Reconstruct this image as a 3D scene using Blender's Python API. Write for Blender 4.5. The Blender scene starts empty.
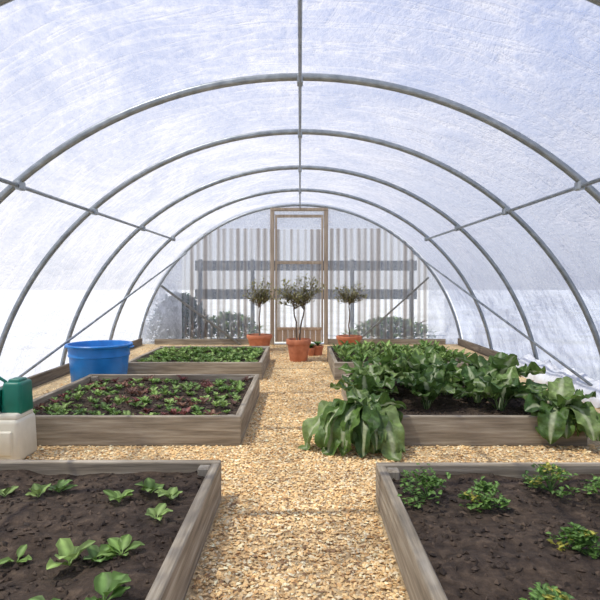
import bpy, bmesh, math, random
import numpy as np
from mathutils import Vector, noise, Matrix
random.seed(7); np.random.seed(7)
sc = bpy.context.scene
sc.view_settings.view_transform = 'Standard'
sc.view_settings.look = 'None'
COL = sc.collection
pi = math.pi

# ---------------------------------------------------------------- materials
def newmat(name):
    m = bpy.data.materials.new(name); m.use_nodes = True
    nt = m.node_tree; nt.nodes.clear()
    out = nt.nodes.new('ShaderNodeOutputMaterial')
    return m, nt, out
def N(nt, t, **kw):
    n = nt.nodes.new(t)
    for k, v in kw.items():
        if k in n.inputs: n.inputs[k].default_value = v
        else: setattr(n, k, v)
    return n
def ramp(nt, stops):
    r = nt.nodes.new('ShaderNodeValToRGB')
    e = r.color_ramp.elements
    while len(e) < len(stops): e.new(0.5)
    for el, (p, c) in zip(e, stops):
        el.position = p; el.color = (c[0], c[1], c[2], 1) if len(c) == 3 else c
    return r
def coords(nt, scale=(1, 1, 1), rot=(0, 0, 0)):
    tc = nt.nodes.new('ShaderNodeTexCoord'); mp = nt.nodes.new('ShaderNodeMapping')
    mp.inputs['Scale'].default_value = scale; mp.inputs['Rotation'].default_value = rot
    nt.links.new(tc.outputs['Object'], mp.inputs['Vector']); return mp
def noise_mat(name, stops, scale=8, cscale=(1, 1, 1), rough=.7, metal=0, bump=.2, detail=6, bdist=.01, spec=.4):
    m, nt, out = newmat(name); L = nt.links
    mp = coords(nt, cscale)
    nz = N(nt, 'ShaderNodeTexNoise', Scale=scale, Detail=detail, Roughness=.6)
    L.new(mp.outputs[0], nz.inputs['Vector'])
    r = ramp(nt, stops); L.new(nz.outputs['Fac'], r.inputs[0])
    b = N(nt, 'ShaderNodeBsdfPrincipled', Roughness=rough, Metallic=metal)
    b.inputs['Specular IOR Level'].default_value = spec
    L.new(r.outputs[0], b.inputs['Base Color'])
    bp = N(nt, 'ShaderNodeBump', Strength=bump, Distance=bdist)
    L.new(nz.outputs['Fac'], bp.inputs['Height']); L.new(bp.outputs[0], b.inputs['Normal'])
    L.new(b.outputs[0], out.inputs[0]); return m
def col_mat(name, rough=.5, trans=0.0, var=.25, nscale=30, bump=.2, spec=.4):
    m, nt, out = newmat(name); L = nt.links
    at = N(nt, 'ShaderNodeAttribute', attribute_name='Col')
    mp = coords(nt)
    nz = N(nt, 'ShaderNodeTexNoise', Scale=nscale, Detail=4)
    L.new(mp.outputs[0], nz.inputs['Vector'])
    mr = N(nt, 'ShaderNodeMapRange'); mr.inputs['To Min'].default_value = 1 - var * 1.6; mr.inputs['To Max'].default_value = 1 + var * 1.6
    L.new(nz.outputs['Fac'], mr.inputs['Value'])
    mx = N(nt, 'ShaderNodeVectorMath', operation='SCALE')
    L.new(at.outputs['Color'], mx.inputs[0]); L.new(mr.outputs[0], mx.inputs['Scale'])
    b = N(nt, 'ShaderNodeBsdfPrincipled', Roughness=rough); b.inputs['Specular IOR Level'].default_value = spec
    L.new(mx.outputs[0], b.inputs['Base Color'])
    bp = N(nt, 'ShaderNodeBump', Strength=bump, Distance=.01)
    L.new(nz.outputs['Fac'], bp.inputs['Height']); L.new(bp.outputs[0], b.inputs['Normal'])
    if trans > 0:
        t = N(nt, 'ShaderNodeBsdfTranslucent'); L.new(mx.outputs[0], t.inputs['Color'])
        ms = N(nt, 'ShaderNodeMixShader', Fac=trans)
        L.new(b.outputs[0], ms.inputs[1]); L.new(t.outputs[0], ms.inputs[2]); L.new(ms.outputs[0], out.inputs[0])
    else: L.new(b.outputs[0], out.inputs[0])
    return m
def film_mat(name, tcol, dcol, lo, hi, scale, cscale, rot=(0, 0, 0), gl=.08, bump=.5, crease=.5):
    m, nt, out = newmat(name); L = nt.links
    mp = coords(nt, cscale, rot)
    n1 = N(nt, 'ShaderNodeTexNoise', Scale=scale, Detail=9, Roughness=.72, Distortion=.9)
    n2 = N(nt, 'ShaderNodeTexNoise', Scale=scale * 18, Detail=3, Roughness=.7)
    for n in (n1, n2): L.new(mp.outputs[0], n.inputs['Vector'])
    def ridged(sc_, rt, s):
        q = coords(nt, sc_, rt); n = N(nt, 'ShaderNodeTexNoise', Scale=s, Detail=3, Roughness=.5, Distortion=.3); L.new(q.outputs[0], n.inputs['Vector'])
        a = N(nt, 'ShaderNodeMath', operation='SUBTRACT'); a.inputs[1].default_value = .5; L.new(n.outputs['Fac'], a.inputs[0])
        b = N(nt, 'ShaderNodeMath', operation='ABSOLUTE'); L.new(a.outputs[0], b.inputs[0])
        c = N(nt, 'ShaderNodeMapRange'); c.inputs['From Min'].default_value = 0; c.inputs['From Max'].default_value = .03
        c.inputs['To Min'].default_value = 1; c.inputs['To Max'].default_value = 0; L.new(b.outputs[0], c.inputs['Value']); return c
    c1 = ridged((.5, 2.6, .5), (.5, 0, .6), 1.6); c2 = ridged((.5, 2.6, .5), (-.5, 0, -.6), 1.7)
    cm = N(nt, 'ShaderNodeMath', operation='MAXIMUM'); L.new(c1.outputs[0], cm.inputs[0]); L.new(c2.outputs[0], cm.inputs[1])
    gate = N(nt, 'ShaderNodeMath', operation='MULTIPLY'); L.new(cm.outputs[0], gate.inputs[0]); L.new(n1.outputs['Fac'], gate.inputs[1])
    ad0 = N(nt, 'ShaderNodeMath', operation='MULTIPLY_ADD'); ad0.inputs[1].default_value = .4
    L.new(n2.outputs['Fac'], ad0.inputs[0]); L.new(n1.outputs['Fac'], ad0.inputs[2])
    ad = N(nt, 'ShaderNodeMath', operation='MULTIPLY_ADD'); ad.inputs[1].default_value = .30 * crease
    L.new(gate.outputs[0], ad.inputs[0]); L.new(ad0.outputs[0], ad.inputs[2])
    mr = N(nt, 'ShaderNodeMapRange'); mr.inputs['From Min'].default_value = .54; mr.inputs['From Max'].default_value = .90
    mr.inputs['To Min'].default_value = lo; mr.inputs['To Max'].default_value = hi
    L.new(ad.outputs[0], mr.inputs['Value'])
    tr = N(nt, 'ShaderNodeBsdfTransparent', Color=(*tcol, 1))
    tl = N(nt, 'ShaderNodeBsdfTranslucent', Color=(*dcol, 1))
    df = N(nt, 'ShaderNodeBsdfDiffuse', Color=(*dcol, 1))
    gs = N(nt, 'ShaderNodeBsdfGlossy', Color=(.9, .93, 1, 1), Roughness=.25)
    bp = N(nt, 'ShaderNodeBump', Strength=bump, Distance=.04)
    L.new(ad.outputs[0], bp.inputs['Height'])
    for s in (tl, gs): L.new(bp.outputs[0], s.inputs['Normal'])
    m1 = N(nt, 'ShaderNodeMixShader', Fac=.2); L.new(tl.outputs[0], m1.inputs[1]); L.new(df.outputs[0], m1.inputs[2])
    m2 = N(nt, 'ShaderNodeMixShader', Fac=gl); L.new(m1.outputs[0], m2.inputs[1]); L.new(gs.outputs[0], m2.inputs[2])
    m3 = N(nt, 'ShaderNodeMixShader'); L.new(mr.outputs[0], m3.inputs[0]); L.new(tr.outputs[0], m3.inputs[1]); L.new(m2.outputs[0], m3.inputs[2])
    L.new(m3.outputs[0], out.inputs[0]); return m

wstops = [(.25, (.13, .105, .07)), (.5, (.31, .26, .19)), (.75, (.52, .46, .36))]
M_woodx = noise_mat('weathered_board_x', wstops, 6, (.35, 6, 6), .85, 0, .5)
M_woody = noise_mat('weathered_board_y', wstops, 6, (6, .35, 6), .85, 0, .5)
M_rail = noise_mat('dark_rail_timber', [(.3, (.10, .08, .06)), (.7, (.26, .22, .17))], 6, (6, .35, 6), .85, 0, .5)
M_post = noise_mat('bed_post', [(.3, (.22, .18, .13)), (.7, (.46, .42, .34))], 6, (6, 6, .5), .85, 0, .4)
M_doorw = noise_mat('door_timber', [(.3, (.28, .21, .15)), (.7, (.48, .39, .29))], 6, (5, 5, .4), .7, 0, .3)
M_doorb = noise_mat('door_kickboard', [(.3, (.36, .25, .16)), (.7, (.56, .42, .30))], 5, (5, 5, .5), .7)
M_fence = noise_mat('fence_timber', [(.3, (.07, .075, .085)), (.7, (.14, .15, .16))], 5, (.4, 5, 5), .85)
M_galv = noise_mat('galvanised_steel', [(.3, (.20, .225, .24)), (.7, (.38, .41, .43))], 14, (1, 1, 1), .38, .5, .05)
M_soil = noise_mat('soil', [(.3, (.026, .017, .011)), (.55, (.07, .047, .031)), (.8, (.15, .105, .07))], 22, (1, 1, 1), .95, 0, 1, bdist=.03)
M_ground = noise_mat('gravel_ground', [(.3, (.38, .25, .12)), (.5, (.66, .48, .26)), (.7, (.85, .69, .43))], 45, (1, 1, 1), .9, 0, 1, bdist=.02)
M_out = noise_mat('frosty_field', [(.36, (.52, .53, .49)), (.52, (.62, .64, .65)), (.7, (.72, .74, .78))], .8, (1, 1, 1), .9, 0, .3)
M_terra = noise_mat('terracotta', [(.3, (.44, .14, .065)), (.7, (.66, .25, .13))], 9, (1, 1, 1), .8, 0, .15)
M_blue = noise_mat('blue_plastic', [(.3, (.010, .15, .46)), (.7, (.018, .23, .64))], 6, (1, 1, 1), .35, 0, .04)
M_green = noise_mat('green_plastic', [(.3, (.004, .11, .075)), (.7, (.008, .17, .115))], 6, (1, 1, 1), .35, 0, .04)
M_cream = noise_mat('cream_plastic', [(.3, (.60, .56, .43)), (.7, (.72, .68, .55))], 6, (1, 1, 1), .45, 0, .05)
M_bark = noise_mat('bark', [(.3, (.09, .06, .04)), (.7, (.25, .18, .12))], 30, (1, 1, .3), .9, 0, .5)
M_chip = col_mat('gravel_stone', .8, 0, .12, 60)
M_leaf = col_mat('leaf', .42, .3, .28, 34, .9, .35)
M_leafs = col_mat('small_leaf', .5, .3, .18, 40)
M_film = film_mat('polythene_film', (.90, .93, 1), (.67, .675, .71), .34, .86, 1.3, (1, .55, 1.3), (.0, .5, .5), .10, 1.0, 1.0)
M_efilm = film_mat('end_polythene_film', (.95, .96, .98), (.92, .92, .93), .35, .95, 2.4, (1, 1, .6), (0, .6, 0), .14, 1.0, .8)
def corr_mat():
    m, nt, out = newmat('corrugated_polycarbonate'); L = nt.links
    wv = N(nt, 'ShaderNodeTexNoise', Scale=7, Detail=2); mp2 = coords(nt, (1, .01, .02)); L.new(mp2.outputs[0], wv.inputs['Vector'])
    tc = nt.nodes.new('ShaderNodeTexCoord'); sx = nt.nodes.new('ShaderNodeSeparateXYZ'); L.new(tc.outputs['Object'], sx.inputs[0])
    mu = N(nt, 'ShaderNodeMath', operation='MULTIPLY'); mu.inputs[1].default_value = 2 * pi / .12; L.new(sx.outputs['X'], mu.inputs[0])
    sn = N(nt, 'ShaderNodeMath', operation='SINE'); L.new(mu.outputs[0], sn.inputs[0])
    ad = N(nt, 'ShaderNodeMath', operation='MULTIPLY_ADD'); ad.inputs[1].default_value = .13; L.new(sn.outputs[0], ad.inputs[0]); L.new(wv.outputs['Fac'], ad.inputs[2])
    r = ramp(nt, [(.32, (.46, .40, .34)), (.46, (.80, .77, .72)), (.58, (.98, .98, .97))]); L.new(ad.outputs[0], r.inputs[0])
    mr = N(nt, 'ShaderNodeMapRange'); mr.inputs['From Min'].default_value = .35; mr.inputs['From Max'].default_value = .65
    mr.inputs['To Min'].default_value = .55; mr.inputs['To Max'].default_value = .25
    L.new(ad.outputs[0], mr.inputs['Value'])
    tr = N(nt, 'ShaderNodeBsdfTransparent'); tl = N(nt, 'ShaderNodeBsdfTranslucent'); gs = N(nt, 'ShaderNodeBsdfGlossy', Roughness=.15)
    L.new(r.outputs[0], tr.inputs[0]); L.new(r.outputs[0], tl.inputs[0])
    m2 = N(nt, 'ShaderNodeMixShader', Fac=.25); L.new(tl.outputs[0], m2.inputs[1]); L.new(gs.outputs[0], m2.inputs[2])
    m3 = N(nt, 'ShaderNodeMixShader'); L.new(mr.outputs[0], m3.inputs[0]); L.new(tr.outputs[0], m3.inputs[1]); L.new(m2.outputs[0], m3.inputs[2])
    L.new(m3.outputs[0], out.inputs[0]); return m
M_corr = corr_mat()

# ---------------------------------------------------------------- mesh builder
class MB:
    def __init__(s): s.v = []; s.f = []; s.c = []; s.m = []
    def add(s, vs, fs, col=(1, 1, 1), mi=0):
        o = len(s.v); s.v += [tuple(p) for p in vs]
        if isinstance(col, list): s.c += col
        else: s.c += [col] * len(vs)
        for f in fs: s.f.append(tuple(i + o for i in f)); s.m.append(mi)
    def box(s, a, b, mi=0, col=(1, 1, 1), jit=0):
        x0, y0, z0 = a; x1, y1, z1 = b
        vs = [(x, y, z) for z in (z0, z1) for y in (y0, y1) for x in (x0, x1)]
        s.rb(vs, min(abs(x1 - x0), abs(y1 - y0), abs(z1 - z0)) * .12, mi, col)
    def rb(s, vs, bev, mi=0, col=(1, 1, 1), seg=1):
        bm = bmesh.new(); V = [bm.verts.new(p) for p in vs]
        for f in ((0, 2, 3, 1), (4, 5, 7, 6), (0, 1, 5, 4), (2, 6, 7, 3), (0, 4, 6, 2), (1, 3, 7, 5)): bm.faces.new([V[i] for i in f])
        if bev > 0: bmesh.ops.bevel(bm, geom=bm.edges[:], offset=bev, segments=seg, affect='EDGES', profile=.5)
        bm.verts.index_update()
        s.add([v.co.copy() for v in bm.verts], [[v.index for v in f.verts] for f in bm.faces], col, mi); bm.free()
    def tbox(s, c, sx, sy, z0, z1, tx=1, ty=1, bev=.02, mi=0, seg=3):
        vs = []
        for z, kx, ky in ((z0, 1, 1), (z1, tx, ty)):
            for y in (-1, 1):
                for x in (-1, 1): vs.append((c[0] + x * sx / 2 * kx, c[1] + y * sy / 2 * ky, z))
        s.rb(vs, bev, mi, seg=seg)
    def tube(s, pts, r, seg=8, mi=0, col=(1, 1, 1), cap=True):
        pts = [Vector(p) for p in pts]; n = len(pts)
        rs = r if isinstance(r, (list, tuple)) else [r] * n
        vs = []; up = None
        for i, p in enumerate(pts):
            t = (pts[min(i + 1, n - 1)] - pts[max(i - 1, 0)]).normalized()
            if up is None:
                up = Vector((0, 0, 1)) if abs(t.z) < .9 else Vector((1, 0, 0))
            a = t.cross(up).normalized(); b = a.cross(t).normalized(); up = b
            for k in range(seg):
                th = 2 * pi * k / seg; vs.append(p + (a * math.cos(th) + b * math.sin(th)) * rs[i])
        fs = []
        for i in range(n - 1):
            for k in range(seg):
                k2 = (k + 1) % seg; fs.append((i * seg + k, i * seg + k2, (i + 1) * seg + k2, (i + 1) * seg + k))
        if cap: fs.append(tuple(range(seg))); fs.append(tuple((n - 1) * seg + k for k in range(seg)))
        s.add(vs, fs, col, mi)
    def lathe(s, prof, c=(0, 0, 0), seg=40, mi=0, col=(1, 1, 1)):
        vs = []; n = len(prof)
        for r, z in prof:
            for k in range(seg):
                th = 2 * pi * k / seg; vs.append((c[0] + r * math.cos(th), c[1] + r * math.sin(th), c[2] + z))
        fs = [(i * seg + k, i * seg + (k + 1) % seg, (i + 1) * seg + (k + 1) % seg, (i + 1) * seg + k) for i in range(n - 1) for k in range(seg)]
        fs.append(tuple((n - 1) * seg + k for k in range(seg)))
        s.add(vs, fs, col, mi)
    def leaf(s, base, az, e0, e1, L, W, pet=.2, col=(.06, .15, .03), rib=None, n=8, ruf=.15, cup=.25, pw=.006, roll=0, mi=0, freq=17, wide=False, ecurve=1.2, zmin=None):
        rib = rib or tuple(min(1, k * 1.8 + .03) for k in col)
        us = (-1, -.78, -.52, -.28, -.1, .1, .28, .52, .78, 1) if wide else (-1, -.6, -.12, .12, .6, 1); m = len(us)
        p = Vector(base); vs = []; cs = []; ph = random.random() * 6; ph2 = random.random() * 6
        az2 = az; tw = random.uniform(-.7, .7)
        for i in range(n + 1):
            t = i / n; e = e0 + (e1 - e0) * (t ** ecurve); az2 = az + roll * t
            if zmin is not None and p.z < zmin and e < 0: e = 0.05
            T = Vector((math.cos(az2) * math.cos(e), math.sin(az2) * math.cos(e), math.sin(e)))
            S = Vector((-math.sin(az2), math.cos(az2), 0)); Nn = T.cross(S)
            if Nn.z < 0 and e < pi / 2: Nn = -Nn
            if wide:
                a = tw * t; S, Nn = S * math.cos(a) + Nn * math.sin(a), Nn * math.cos(a) - S * math.sin(a)
            if t <= pet: w = pw; q = 0
            else:
                q = (t - pet) / (1 - pet)
                w = max(pw, W / 2 * (math.sin(pi * min(1, q ** (.62 if wide else .75))) ** (.55 if wide else .65) if q < 1 else 0))
                w *= 1 + .12 * math.sin(9 * q + ph)
            for u in us:
                o = abs(u)
                off = cup * w * o * o + ruf * w * o * o * math.sin(t * freq + ph * (1 if u > 0 else 2) + ph2)
                if wide and .2 < o: off += .11 * w * math.sin(q * 26 - o * 6) * (1 - .3 * o) + .09 * w * math.sin(u * 13 + t * 31 + ph)
                elif abs(o - .6) < .1: off -= ruf * .4 * w
                v = p + S * (u * w) + Nn * off
                if zmin is not None: v.z = max(v.z, .012)
                vs.append(v)
                k = .82 + .36 * random.random()
                if wide and o > .2 and math.sin(q * 26 - o * 6) < -.75: k *= 1.4
                cs.append(rib if o < .2 else tuple(c * k for c in col))
            p = p + T * (L / n)
        fs = [(i * m + j, i * m + j + 1, (i + 1) * m + j + 1, (i + 1) * m + j) for i in range(n) for j in range(m - 1)]
        s.add(vs, fs, cs, mi)
    def obj(s, name, mats, smooth=False, parent=None, loc=None):
        me = bpy.data.meshes.new(name)
        vs = s.v
        if loc: vs = [(a - loc[0], b - loc[1], c - loc[2]) for a, b, c in vs]
        me.from_pydata(vs, [], s.f)
        for m in mats: me.materials.append(m)
        me.polygons.foreach_set('material_index', s.m)
        if smooth: me.polygons.foreach_set('use_smooth', [True] * len(s.f))
        ca = me.color_attributes.new('Col', 'FLOAT_COLOR', 'POINT')
        arr = np.ones((len(s.v), 4), dtype=np.float32); arr[:, :3] = np.array(s.c, dtype=np.float32).reshape(-1, 3)
        ca.data.foreach_set('color', arr.ravel()); me.update()
        o = bpy.data.objects.new(name, me); COL.objects.link(o)
        if loc: o.location = loc
        if parent: o.parent = parent
        return o
def autosmooth(o, ang=40):
    bm = bmesh.new(); bm.from_mesh(o.data)
    bmesh.ops.recalc_face_normals(bm, faces=bm.faces[:])
    for f in bm.faces: f.smooth = True
    for e in bm.edges:
        if len(e.link_faces) == 2 and e.calc_face_angle(0) > math.radians(ang): e.smooth = False
    bm.to_mesh(o.data); bm.free()
def empty(name, loc=(0, 0, 0)):
    o = bpy.data.objects.new(name, None); COL.objects.link(o); o.location = loc; return o

# ---------------------------------------------------------------- tunnel geometry
R = 2.93; ZC = -.43
def arc_z(x, r=R): return math.sqrt(max(0, r * r - x * x)) + ZC
A0 = math.asin(.43 / R)    # angle at ground
def arc_pts(y, r=R, n=64):
    out = []
    for i in range(n + 1):
        a = A0 + (pi - 2 * A0) * i / n; out.append((r * math.cos(a), y, r * math.sin(a) + ZC))
    return out
HOOPS = [-1.0, .6, 2.2, 3.73, 5.08, 6.65, 8.26, 9.86]
YE = 9.86
frame = empty('polytunnel_frame')
for i, y in enumerate(HOOPS):
    mb = MB(); mb.tube(arc_pts(y), .026 if y < 9 else .022, 12)
    o = mb.obj('hoop_%d' % (i + 1), [M_galv], True, frame)
def rod(name, a, b, r):
    mb = MB(); mb.tube([a, b], r, 10); mb.obj(name, [M_galv], True, frame)
rod('ridge_purlin', (0, -1, R + ZC - .045), (0, YE, R + ZC - .045), .012)
PX, PZ = 1.90, 1.755
for nm, sx in (('left', -1), ('right', 1)):
    rod('side_purlin_' + nm, (sx * PX, -1, PZ), (sx * PX, 8.3, PZ), .014)
    rod('wind_brace_' + nm, (sx * 2.03, YE - .03, 1.64), (sx * 2.72, 5.0, .12), .014)
rod('end_brace_left', (-2.48, YE - .05, 1.05), (-1.05, YE - .12, .0), .02)
rod('end_brace_right', (2.3, YE - .05, 1.2), (.95, YE - .12, .0), .016)
mb = MB()
for y in HOOPS[:-1]:
    for x, z in ((0, R + ZC - .02), (-PX, PZ + .01), (PX, PZ + .01)):
        mb.tbox((x, y, 0), .04, .08, z - .035, z + .025, bev=.008, seg=2)
mb.obj('purlin_clamps', [M_galv], False, frame)

# cover
mb = MB(); nA, nY = 150, 220; y0, y1 = -1.1, YE + .02
vs = []
for j in range(nY + 1):
    y = y0 + (y1 - y0) * j / nY
    prev = max([h for h in HOOPS if h <= y], default=HOOPS[0] - 1.6); nxt = min([h for h in HOOPS if h > y], default=HOOPS[-1])
    t = (y - prev) / max(.01, nxt - prev); t = min(1, max(0, t))
    for i in range(nA + 1):
        a = A0 + (pi - 2 * A0) * i / nA
        sag = .025 * math.sin(pi * t)
        w = noise.noise(Vector((a * 5, y * 1.3, 3))) * .015 + noise.noise(Vector((a * 7 + y * 3.2, y * .8 - a * 3, 9))) * .020 + noise.noise(Vector((a * 9 - y * 5, y * 1.2 + a * 4, 19))) * .014
        r = R + .052 - sag + w * math.sin(pi * t)
        vs.append((r * math.cos(a), y, r * math.sin(a) + ZC))
fs = [(j * (nA + 1) + i, j * (nA + 1) + i + 1, (j + 1) * (nA + 1) + i + 1, (j + 1) * (nA + 1) + i) for j in range(nY) for i in range(nA)]
mb.add(vs, fs); mb.obj('polytunnel_cover', [M_film], True)

# side base boards
for nm, sx in (('left', -1), ('right', 1)):
    mb = MB(); mb.box((min(sx * 2.80, sx * 2.84), -1, 0), (max(sx * 2.80, sx * 2.84), YE - .1, .12)); mb.obj('baseboard_' + nm, [M_rail])
# crumpled surplus film along the foot of the right side
M_fold = noise_mat('folded_film', [(.3, (.70, .71, .74)), (.7, (.86, .87, .89))], 6, (1, 1, 1), .35, 0, .6, bdist=.03)
mb = MB(); n1, n2 = 220, 16; vs = []; sx = 1
for j in range(n1 + 1):
    y = 4.0 + 3.6 * j / n1
    hh = .20 * min(1, 4 * j / n1, 4 * (1 - j / n1)) + .16 * noise.noise(Vector((y * 1.3, sx * 3, 0))) + .06 * noise.noise(Vector((y * 4, sx * 7, 0)))
    hh = max(.03, hh)
    for i in range(n2 + 1):
        t = i / n2; a = pi * t
        f = .03 * noise.noise(Vector((y * 7, t * 4, sx * 2))) + .02 * noise.noise(Vector((y * 17, t * 9, sx)))
        x = 2.70 - .09 * math.cos(a) * (1 - t * .2) + f * .7; z = max(.0, hh * math.sin(a * .5) ** .8 + f)
        xl = math.sqrt(max(0, (R - .03) ** 2 - (z - ZC) ** 2)); x = min(x, xl)
        vs.append((sx * x, y, z))
mb.add(vs, [(j * (n2 + 1) + i, j * (n2 + 1) + i + 1, (j + 1) * (n2 + 1) + i + 1, (j + 1) * (n2 + 1) + i) for j in range(n1) for i in range(n2)])
mb.obj('folded_film_skirt', [M_fold], True)

# end wall: corrugated sheets + film
DX0, DX1 = -.49, .46
def wallpart(mb, xa, xb, za, corr, topfn, mi, yb=YE, st=.012):
    n = int((xb - xa) / st); nz = 6; vs = []
    for i in range(n + 1):
        x = xa + (xb - xa) * i / n
        if corr: y = yb + .018 * math.sin(x * 2 * pi / .12)
        zt = topfn(x)
        for k in range(nz + 1):
            z = za + (zt - za) * k / nz
            if not corr: y = yb + .03 * noise.noise(Vector((x * 3, z * 3, 1)))
            vs.append((x, y, z))
    fs = [(i * (nz + 1) + k, (i + 1) * (nz + 1) + k, (i + 1) * (nz + 1) + k + 1, i * (nz + 1) + k + 1) for i in range(n) for k in range(nz)]
    mb.add(vs, fs, mi=mi)
mb = MB()
top = lambda x: arc_z(x, R + .03)
CT = 2.08
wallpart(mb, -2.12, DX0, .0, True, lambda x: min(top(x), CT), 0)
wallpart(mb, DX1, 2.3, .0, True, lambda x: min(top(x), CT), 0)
wallpart(mb, -2.92, -2.12, 0, False, top, 1, st=.03)
wallpart(mb, 2.3, 2.92, 0, False, top, 1, st=.03)
def band(xa, xb):
    n = 50; vs = []
    for i in range(n + 1):
        x = xa + (xb - xa) * i / n; a = min(top(x), CT); b = top(x)
        for k in range(9): 
            z = a + (b - a) * k / 8; vs.append((x, YE + .03 * noise.noise(Vector((x * 3, z * 3, 1))), z))
    mb.add(vs, [(i * 9 + k, (i + 1) * 9 + k, (i + 1) * 9 + k + 1, i * 9 + k + 1) for i in range(n) for k in range(8)], mi=1)
band(-2.12, DX0); band(DX1, 2.3)
band(DX0, DX1)
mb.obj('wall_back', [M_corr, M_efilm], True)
# wall rails
mb = MB()
for xa, xb in ((-2.6, DX0 - .04), (DX1 + .04, 2.6)):
    mb.box((xa, YE - .06, 0), (xb, YE - .025, .10))
mb.obj('trim_1', [M_woodx])
# door
door = empty('door_1', (0, YE, 0))
def child(name, mb, mats, par, smooth=False):
    o = mb.obj(name, mats, smooth); o.parent = par; o.matrix_parent_inverse = Matrix.Translation(-Vector(par.location)); return o
mb = MB()
mb.box((DX0 - .04, YE - .08, 0), (DX0 + .03, YE + .02, 2.42)); mb.box((DX1 - .03, YE - .08, 0), (DX1 + .04, YE + .02, 2.42))
child('door_posts', mb, [M_doorw], door)
mb = MB(); mb.box((DX0 - .04, YE - .085, 2.39), (DX1 + .04, YE + .02, 2.44))
child('door_header', mb, [M_doorw], door)
mb = MB()
a, b = DX0 + .045, DX1 - .045
mb.box((a, YE - .07, .05), (a + .035, YE - .03, 2.32)); mb.box((b - .035, YE - .07, .05), (b, YE - .03, 2.32))
for z in (1.44, 2.27): mb.box((a + .035, YE - .068, z), (b - .035, YE - .032, z + .05))
child('door_leaf_frame', mb, [M_doorw], door)
mb = MB()
for i in range(8):
    w = (b - a - .07) / 8; mb.box((a + .035 + i * w, YE - .06, .05), (a + .035 + (i + 1) * w - .004, YE - .04, .28))
mb.box((a + .035, YE - .075, .26), (b - .035, YE - .035, .31))
child('door_kickboard', mb, [M_doorb], door)
mb = MB(); wallpart(mb, a + .03, b - .03, .3, True, lambda x: 2.06, 0, YE - .045)
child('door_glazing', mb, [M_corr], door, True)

# outside
mb = MB(); mb.add([(-60, -30, -.03), (60, -30, -.03), (60, 90, -.03), (-60, 90, -.03)], [(0, 1, 2, 3)]); mb.obj('ground', [M_out])
mb = MB(); mb.add([(-2.9, -1.1, 0), (2.9, -1.1, 0), (2.9, YE + .05, 0), (-2.9, YE + .05, 0)], [(0, 1, 2, 3)]); mb.obj('floor', [M_ground])
mb = MB()
for z in (.76, 1.36): mb.box((-2.2, 11.5, z), (2.45, 11.54, z + .21))
for x in (-2.1, -1.0, 1.1, 2.35): mb.box((x - .04, 11.54, -.03), (x + .04, 11.62, 1.6))
mb.obj('timber_fence', [M_fence])
def shrub(cx, cy, rx, rz, n, col):
    mb = MB()
    for k in range(7):
        a = random.random() * 6.28; mb.tube([(cx, cy, -.03), (cx + rx * .4 * math.cos(a), cy + .2 * math.sin(a), rz * .6), (cx + rx * .8 * math.cos(a), cy + .3 * math.sin(a), rz)], [.02, .013, .005], 5, 1)
    for _ in range(n):
        a = random.random() * 6.28; q = random.random() ** .5; z = rz * random.random()
        k = math.sqrt(max(.05, 1 - (z / rz) ** 2))
        p = (cx + rx * q * k * math.cos(a), cy + .35 * q * k * math.sin(a), z)
        c = .6 + .8 * random.random()
        mb.leaf(p, random.random() * 6.28, random.uniform(-.2, 1.2), random.uniform(-.6, .5), random.uniform(.09, .17), .06, .1, tuple(c * x for x in col), n=3)
    mb.obj('evergreen_shrub', [M_leafs, M_bark], True)
shrub(-2.3, 10.5, .62, .85, 1700, (.012, .04, .012))
shrub(-1.4, 10.9, .7, .45, 800, (.09, .15, .055))
shrub(1.8, 10.9, .9, .36, 900, (.13, .19, .08))

# ---------------------------------------------------------------- raised beds
BEDS = dict(L1=(-2.05, -.40, .95, 2.80), L2=(-2.08, -.40, 3.70, 5.43), L3=(-2.0, -.43, 6.22, 7.85),
            R1=(.38, 2.05, .95, 2.76), R2=(.41, 1.94, 3.70, 5.43), R3=(.39, 2.0, 6.22, 7.85))
HB = .20; TB = .045
def chips(mb, P, size, colfn, squash=.6):
    n = len(P)
    base = np.array([(1, 0, 0), (-1, 0, 0), (0, 1, 0), (0, -1, 0), (0, 0, 1), (0, 0, -1)], float)
    F = [(0, 2, 4), (2, 1, 4), (1, 3, 4), (3, 0, 4), (2, 0, 5), (1, 2, 5), (3, 1, 5), (0, 3, 5)]
    for i in range(n):
        s = size * (.5 + random.random() * .8)
        M = base * np.array([s * random.uniform(.7, 1.6), s * random.uniform(.4, 1), s * squash * random.uniform(.6, 1.2)])
        M = M + np.random.uniform(-.2, .2, M.shape) * s
        a = random.random() * 6.28; t = random.uniform(-.4, .4); ca, sa, ct, st = math.cos(a), math.sin(a), math.cos(t), math.sin(t)
        Rm = np.array([[ca, -sa, 0], [sa, ca, 0], [0, 0, 1]]) @ np.array([[ct, 0, st], [0, 1, 0], [-st, 0, ct]])
        M = M @ Rm.T + P[i]
        mb.add(M.tolist(), F, colfn())
def soil_z(x, y): return .145 + .03 * noise.noise(Vector((x * 3, y * 3, 0))) + .018 * noise.noise(Vector((x * 11, y * 11, 4)))
def soilcol():
    k = random.uniform(.4, 1.6); return (.072 * k, .049 * k, .033 * k)
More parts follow.
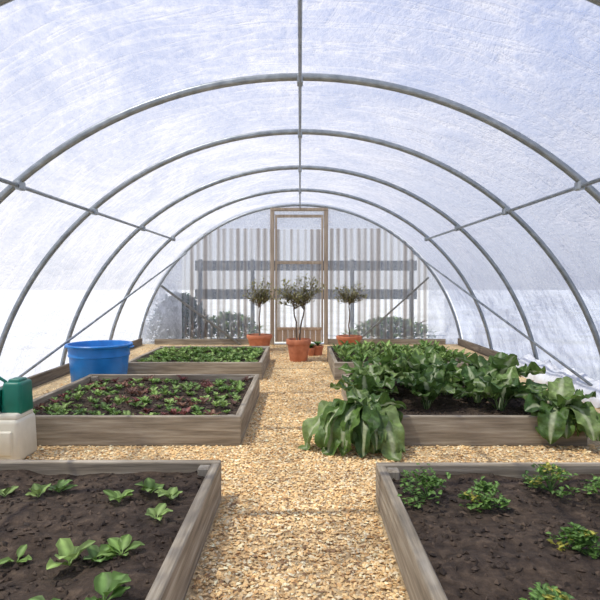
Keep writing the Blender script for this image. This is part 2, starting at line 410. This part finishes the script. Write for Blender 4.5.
for key, (xa, xb, ya, yb) in BEDS.items():
    mb = MB()
    mb.box((xa, ya, 0), (xb, ya + TB, HB), 0); mb.box((xa, yb - TB, 0), (xb, yb, HB), 0)
    mb.box((xa, ya + TB, 0), (xa + TB, yb - TB, HB - .004), 1); mb.box((xb - TB, ya + TB, 0), (xb, yb - TB, HB - .004), 1)
    for x in (xa + TB + .03, xb - TB - .03):
        for y in (ya + TB + .03, yb - TB - .03): mb.box((x - .03, y - .03, 0), (x + .03, y + .03, HB - .01), 2)
    bed = mb.obj('raised_garden_bed', [M_woodx, M_woody, M_post], loc=((xa + xb) / 2, (ya + yb) / 2, 0))
    mb = MB(); nx = ny = 46; vs = []
    X0, X1, Y0, Y1 = xa + TB, xb - TB, ya + TB, yb - TB
    for j in range(ny + 1):
        for i in range(nx + 1):
            x = X0 + (X1 - X0) * i / nx; y = Y0 + (Y1 - Y0) * j / ny; vs.append((x, y, soil_z(x, y)))
    mb.add(vs, [(j * (nx + 1) + i, j * (nx + 1) + i + 1, (j + 1) * (nx + 1) + i + 1, (j + 1) * (nx + 1) + i) for j in range(ny) for i in range(nx)])
    o = mb.obj('soil', [M_soil], True); o.parent = bed; o.location = -Vector(bed.location)
    mb = MB(); P = []
    for _ in range(1500):
        x = random.uniform(X0 + .02, X1 - .02); y = random.uniform(Y0 + .02, Y1 - .02); P.append((x, y, soil_z(x, y) + .003))
    chips(mb, P, .012, soilcol, .8)
    o = mb.obj('soil_clods', [M_chip]); o.parent = bed; o.location = -Vector(bed.location)

# gravel
def inbed(x, y):
    for xa, xb, ya, yb in BEDS.values():
        if xa - .012 < x < xb + .012 and ya - .012 < y < yb + .012: return True
    return False
P = []
def scatter(xa, xb, ya, yb, dens):
    n = int((xb - xa) * (yb - ya) * dens)
    for _ in range(n):
        x = random.uniform(xa, xb); y = random.uniform(ya, yb)
        if not inbed(x, y): P.append((x, y, random.uniform(.0, .010)))
scatter(-.42, .42, 1.3, 4.2, 7500); scatter(-.5, .5, 4.2, 6.5, 4000); scatter(-.5, .5, 6.5, 9.7, 1500)
scatter(-2.3, -.42, 2.78, 3.72, 4600); scatter(.42, 2.3, 2.74, 3.72, 4600)
scatter(-2.6, -.42, 5.4, 6.3, 700); scatter(.42, 2.4, 5.4, 6.3, 700); scatter(-2.6, 2.6, 7.85, 9.7, 350)
def gcol():
    r = random.random(); k = random.uniform(.8, 1.15)
    c = (.90, .63, .31) if r < .54 else (.96, .80, .52) if r < .80 else (.72, .44, .19) if r < .93 else (.34, .20, .10)
    return tuple(min(.97, v * k) for v in c)
mb = MB(); chips(mb, P, .0100, gcol, .42)
mb.obj('path_gravel', [M_chip])

# ---------------------------------------------------------------- plants
def rosette(mb, x, y, z, r, col, n=7, e=(.9, .1), w=.6, ruf=.25):
    a0 = random.random() * 6.28
    for i in range(n):
        k = random.uniform(.7, 1.25); q = random.uniform(.6, 1.05)
        mb.leaf((x, y, z), a0 + i * 2.4 + random.uniform(-.3, .3), e[0] + random.uniform(-.3, .4), e[1] + random.uniform(-.5, .3), r * q, r * w * q, .25,
                tuple(c * k for c in col), n=5, ruf=ruf, pw=.003)
GR = [(.15, .25, .05), (.11, .20, .04), (.22, .32, .085)]
RD = [(.17, .055, .045), (.13, .065, .045), (.20, .10, .06)]
mb = MB(); xa, xb, ya, yb = BEDS['L2']
for j in range(12):
    for i in range(17):
        x = xa + .14 + (xb - xa - .28) * i / 16 + random.uniform(-.035, .035); y = ya + .16 + (yb - ya - .3) * j / 11 + random.uniform(-.035, .035)
        if random.random() < .10: continue
        red = noise.noise(Vector((x * 2.5, y * 2.5, 7))) > -.02
        rosette(mb, x, y, soil_z(x, y), random.uniform(.05, .09), random.choice(RD if red and random.random() < .5 else GR), 7, w=.5)
mb.obj('lettuce_seedlings', [M_leafs], True)
mb = MB(); xa, xb, ya, yb = BEDS['L1']
for j in range(6):
    for i in range(12):
        x = xa + .12 + (xb - xa - .30) * i / 11 + random.uniform(-.05, .05); y = yb - .33 - .30 * j + random.uniform(-.06, .06)
        if random.random() < (.08 if j == 0 else .4): continue
        rosette(mb, x, y, soil_z(x, y), random.uniform(.075, .12), random.choice(GR), random.choice((4, 5, 6)), (.7, .0), .6)
mb.obj('radish_seedlings', [M_leafs], True)
mb = MB(); xa, xb, ya, yb = BEDS['L3']
for j in range(11):
    for i in range(17):
        x = xa + .12 + (xb - xa - .24) * i / 16 + random.uniform(-.04, .04); y = ya + .14 + (yb - ya - .28) * j / 10 + random.uniform(-.04, .04)
        rosette(mb, x, y, soil_z(x, y), random.uniform(.07, .12), random.choice(GR), 7, (1.0, .0), .5)
mb.obj('spinach_plants', [M_leafs], True)
mb = MB(); xa, xb, ya, yb = BEDS['R3']
for j in range(8):
    for i in range(13):
        x = xa + .12 + (xb - xa - .24) * i / 12 + random.uniform(-.04, .04); y = ya + .14 + (yb - ya - .28) * j / 7 + random.uniform(-.04, .04)
        rosette(mb, x, y, soil_z(x, y), random.uniform(.13, .22), random.choice(GR), 6, (1.2, .2), .28)
mb.obj('leafy_greens', [M_leafs], True)
mb = MB()
def parsley(x, y, r):
    z = soil_z(x, y)
    for i in range(24):
        a = random.random() * 6.28; e = random.uniform(.2, 1.4); L = r * random.uniform(.6, 1.1)
        tip = Vector((x + L * math.cos(a) * math.cos(e), y + L * math.sin(a) * math.cos(e), z + L * .85 * math.sin(e)))
        mb.tube([(x, y, z), tip], .0018, 4, 0, (.12, .25, .05))
        yl = random.random() < .12
        for q in range(9):
            k = random.uniform(.7, 1.4)
            pp = tip + Vector((random.uniform(-1, 1), random.uniform(-1, 1), random.uniform(-.7, .7))) * r * .22
            mb.leaf(pp, random.random() * 6.28, random.uniform(-.2, .9), random.uniform(-.6, .4), .024, .018, .1, (.36 * k, .34 * k, .06 * k) if yl else (.12 * k, .22 * k, .045 * k), n=3, ruf=.4, pw=.001)
for x, y, r in ((.56, 2.42, .13), (.79, 2.34, .10), (1.14, 2.50, .125), (1.36, 2.38, .11), (.98, 1.95, .08), (1.65, 2.5, .11), (1.5, 1.9, .09), (.72, 1.55, .09)):
    parsley(x, y, r)
mb.obj('parsley_plants', [M_leafs], True)
# chard
CH = [(.085, .155, .035), (.11, .19, .042), (.15, .235, .065), (.06, .12, .03), (.19, .27, .09)]
def chard(x, y, n, L0, up=(1.5, 1.1), dn=(.6, -.9), extra=None):
    mb = MB(); z = soil_z(x, y) - .01; a0 = random.random() * 6.28
    for i in range(n):
        a = a0 + i * 2.399 + random.uniform(-.25, .25)
        t = i / n
        e0 = up[1] + (up[0] - up[1]) * t + random.uniform(-.15, .12); e1 = dn[1] + (dn[0] - dn[1]) * t + random.uniform(-.35, .35)
        L = L0 * random.uniform(.75, 1.1) * (1 - .12 * t)
        mb.leaf((x + .02 * math.cos(a), y + .02 * math.sin(a), z), a, e0, e1, L, L * random.uniform(.42, .56), .34, random.choice(CH), (.42, .48, .28), n=22, ruf=.34, cup=.22, pw=.008, roll=random.uniform(-.5, .5), freq=24, wide=True)
    if extra:
        m_, L1, az, sp, e1a = extra
        for i in range(m_):
            a = az + sp * (2 * (i + random.random()) / m_ - 1); L = L1 * random.uniform(.55, 1.08)
            mb.leaf((x, y, z + .03), a, random.uniform(1.0, 1.4), e1a + random.uniform(-.2, .25), L, random.uniform(.14, .21), .32, random.choice(CH), (.42, .48, .28), n=24, ruf=.34, cup=.2, pw=.008, roll=random.uniform(-.4, .4), freq=24, wide=True, ecurve=.75, zmin=.03)
    mb.tube([(x, y, z - .01), (x + .01, y, z + .1)], [.02, .012], 6, 0, (.3, .36, .2))
    mb.obj('chard_plant', [M_leaf], True)
chard(.45, 3.79, 8, .36, extra=(22, .64, -pi / 2 - .18, .95, -1.8))
chard(.50, 4.25, 11, .38)
chard(.62, 4.75, 12, .44)
chard(.98, 4.75, 13, .50)
chard(.98, 4.25, 12, .40, dn=(.7, -.5))
chard(1.22, 4.6, 9, .38)
chard(1.42, 4.40, 9, .38)
chard(1.50, 4.12, 11, .40)
chard(1.80, 3.84, 8, .38, extra=(13, .48, -pi / 2 + .25, .9, -1.6))
chard(.78, 5.15, 9, .40)
chard(1.25, 5.15, 10, .42)
chard(1.70, 4.7, 13, .50)

# ---------------------------------------------------------------- potted olives
def pot(mb, x, y, r, h, mi=0, mi2=1):
    prof = [(0.001, 0), (r * .68, 0), (r * .70, .01), (r * .90, h * .76), (r * .98, h * .77), (r, h * .80), (r, h * .97), (r * .97, h), (r * .90, h), (r * .88, h * .95), (r * .86, h * .88)]
    mb.lathe(prof, (x, y, 0), 36, mi); mb.lathe([(r * .87, h * .88), (r * .4, h * .90), (.001, h * .9)], (x, y, 0), 24, mi2)
def olive(x, y, r, h, crown_z, cr, ch, nleaf, stems):
    par = empty('potted_olive_tree', (x, y, 0))
    mb = MB(); pot(mb, x, y, r, h); o = child('terracotta_pot', mb, [M_terra, M_soil], par); autosmooth(o)
    mb = MB(); ml = MB()
    tips = []
    for s in range(stems):
        a = s * 6.28 / stems + .4; k = .02 * (stems > 1)
        p0 = Vector((x + k * math.cos(a), y + k * math.sin(a), h * .85)); p = p0; path = [p]; rad = [.013]
        for q in range(6):
            p = Vector((x + random.uniform(-1, 1) * .015 + k * (1 + q * .7) * math.cos(a), y + k * math.sin(a), p0.z + (crown_z - ch * .3 - p0.z) * (q + 1) / 6)); path.append(p); rad.append(.013 - .001 * q)
        mb.tube(path, rad, 7)
        for b in range(int(30 / stems)):
            st = path[-1] - Vector((0, 0, random.uniform(0, ch * .25))); a2 = random.random() * 6.28; rr = cr * random.uniform(.3, 1.0)
            e = Vector((x + rr * math.cos(a2), y + rr * math.sin(a2), crown_z + ch * random.uniform(-.45, .5) * (1 - .4 * rr / cr)))
            md = st.lerp(e, .5) + Vector((0, 0, -.02)); mb.tube([st, md, e], [.006, .004, .003], 5); tips.append((st, md, e))
    for _ in range(nleaf):
        st, md, e = random.choice(tips); t = random.uniform(.35, 1.1); p = st.lerp(e, t) + Vector([random.uniform(-.04, .04) for _ in range(3)])
        k = random.uniform(.6, 1.4)
        ml.leaf(p, random.random() * 6.28, random.uniform(-.3, 1.2), random.uniform(-.7, .6), random.uniform(.045, .075), .022, .08, (.20 * k, .19 * k, .08 * k), n=3, ruf=.05, pw=.001)
    child('trunk_and_branches', mb, [M_bark], par, True); child('foliage', ml, [M_leafs], par, True)
olive(-.02, 7.75, .175, .31, .99, .34, .50, 1000, 2)
olive(-.66, 8.95, .21, .26, .98, .25, .55, 750, 1)
olive(.80, 8.95, .21, .24, .93, .29, .38, 650, 1)
for x, y, r, h in ((.16, 8.3, .07, .12), (.27, 8.35, .09, .15)):
    mb = MB(); pot(mb, x, y, r, h); 
    for i in range(12):
        mb.leaf((x, y, h * .85), i * 2.4, 1.1, .0, .12, .05, .2, (.09, .18, .05), n=4, mi=2)
    o = mb.obj('potted_seedling', [M_terra, M_soil, M_leafs]); autosmooth(o)

# ---------------------------------------------------------------- blue tub
TX, TY = -2.13, 5.83
tub = empty('blue_plastic_tub', (TX, TY, 0)); mb = MB(); r1, r2, h = .26, .325, .46
mb.lathe([(.001, 0), (r1, 0), (r1 + .012, .012), (r2 * .93, h * .72), (r2 * .96, h * .73), (r2 * .96, h * .76), (r2 * .945, h * .78), (r2 * .97, h - .03), (r2 + .012, h - .025), (r2 + .018, h - .01), (r2 + .01, h), (r2 - .01, h), (r2 - .022, h - .02), (r1 - .005, .02), (.001, .018)], (TX, TY, 0), 64)
o = child('tub_body', mb, [M_blue], tub); autosmooth(o, 50)
mb = MB()
for s in (-1, 1):
    pts = []
    for i in range(13):
        a = pi * i / 12; pts.append((TX + s * (r2 + .002 + .028 * math.sin(a)), TY + .07 * math.cos(a), h - .035))
    mb.tube(pts, .009, 8)
child('tub_handles', mb, [M_blue], tub, True)

# ---------------------------------------------------------------- cream & green canister
cx, cy = -1.87, 3.45
can = empty('plastic_water_canister', (cx, cy, 0))
mb = MB(); mb.tbox((cx, cy, 0), .34, .26, 0, .27, .93, .93, .03); mb.tbox((cx, cy - .0, 0), .30, .22, .26, .30, .95, .95, .015)
mb.tbox((cx + .05, cy - .125, 0), .16, .03, .05, .20, .95, 1, .012)
o = child('canister_body', mb, [M_cream], can); autosmooth(o, 30)
mb = MB(); mb.tbox((cx - .075, cy - .03, 0), .18, .18, .25, .44, .92, .92, .02); mb.tbox((cx + .085, cy + .02, 0), .13, .18, .28, .485, .9, .9, .022)
mb.tbox((cx - .075, cy - .03, 0), .10, .11, .435, .46, .9, .9, .01); mb.tbox((cx + .085, cy + .02, 0), .08, .1, .48, .50, .9, .9, .008)
o = child('canister_lids', mb, [M_green], can); autosmooth(o, 30)
mb = MB(); mb.tube([(cx - .13, cy, .40), (cx - .13, cy, .48), (cx - .09, cy, .505), (cx - .02, cy, .505), (cx + .02, cy, .48), (cx + .02, cy, .40)], .011, 8)
child('canister_handle', mb, [M_green], can, True)

# ---------------------------------------------------------------- light
w = bpy.data.worlds.new('sky'); sc.world = w; w.use_nodes = True; nt = w.node_tree; nt.nodes.clear()
tc = nt.nodes.new('ShaderNodeTexCoord'); sp = nt.nodes.new('ShaderNodeSeparateXYZ'); nt.links.new(tc.outputs['Generated'], sp.inputs[0])
r = ramp(nt, [(0, (.76, .78, .84)), (.12, (.70, .74, .86)), (.45, (.40, .51, .84)), (1, (.24, .37, .78))]); nt.links.new(sp.outputs['Z'], r.inputs[0])
bg = nt.nodes.new('ShaderNodeBackground'); bg.inputs['Strength'].default_value = .96; nt.links.new(r.outputs[0], bg.inputs[0])
wo = nt.nodes.new('ShaderNodeOutputWorld'); nt.links.new(bg.outputs[0], wo.inputs[0])
sd = bpy.data.lights.new('sun', 'SUN'); sd.energy = 6.0; sd.angle = math.radians(.8); sd.color = (1, .93, .79)
so = bpy.data.objects.new('sun', sd); COL.objects.link(so)
so.rotation_euler = Vector((.42, .16, -.88)).to_track_quat('-Z', 'Y').to_euler(); so.location = (-6, -4, 9)

# ---------------------------------------------------------------- camera
cd = bpy.data.cameras.new('camera'); cam = bpy.data.objects.new('camera', cd); COL.objects.link(cam)
cam.location = (0, 0, 1.1); cam.rotation_euler = (pi / 2, 0, 0)
cd.sensor_width = 36; cd.lens = 549 / 600 * 36; cd.shift_y = -17 / 600; cd.clip_end = 300
sc.camera = cam
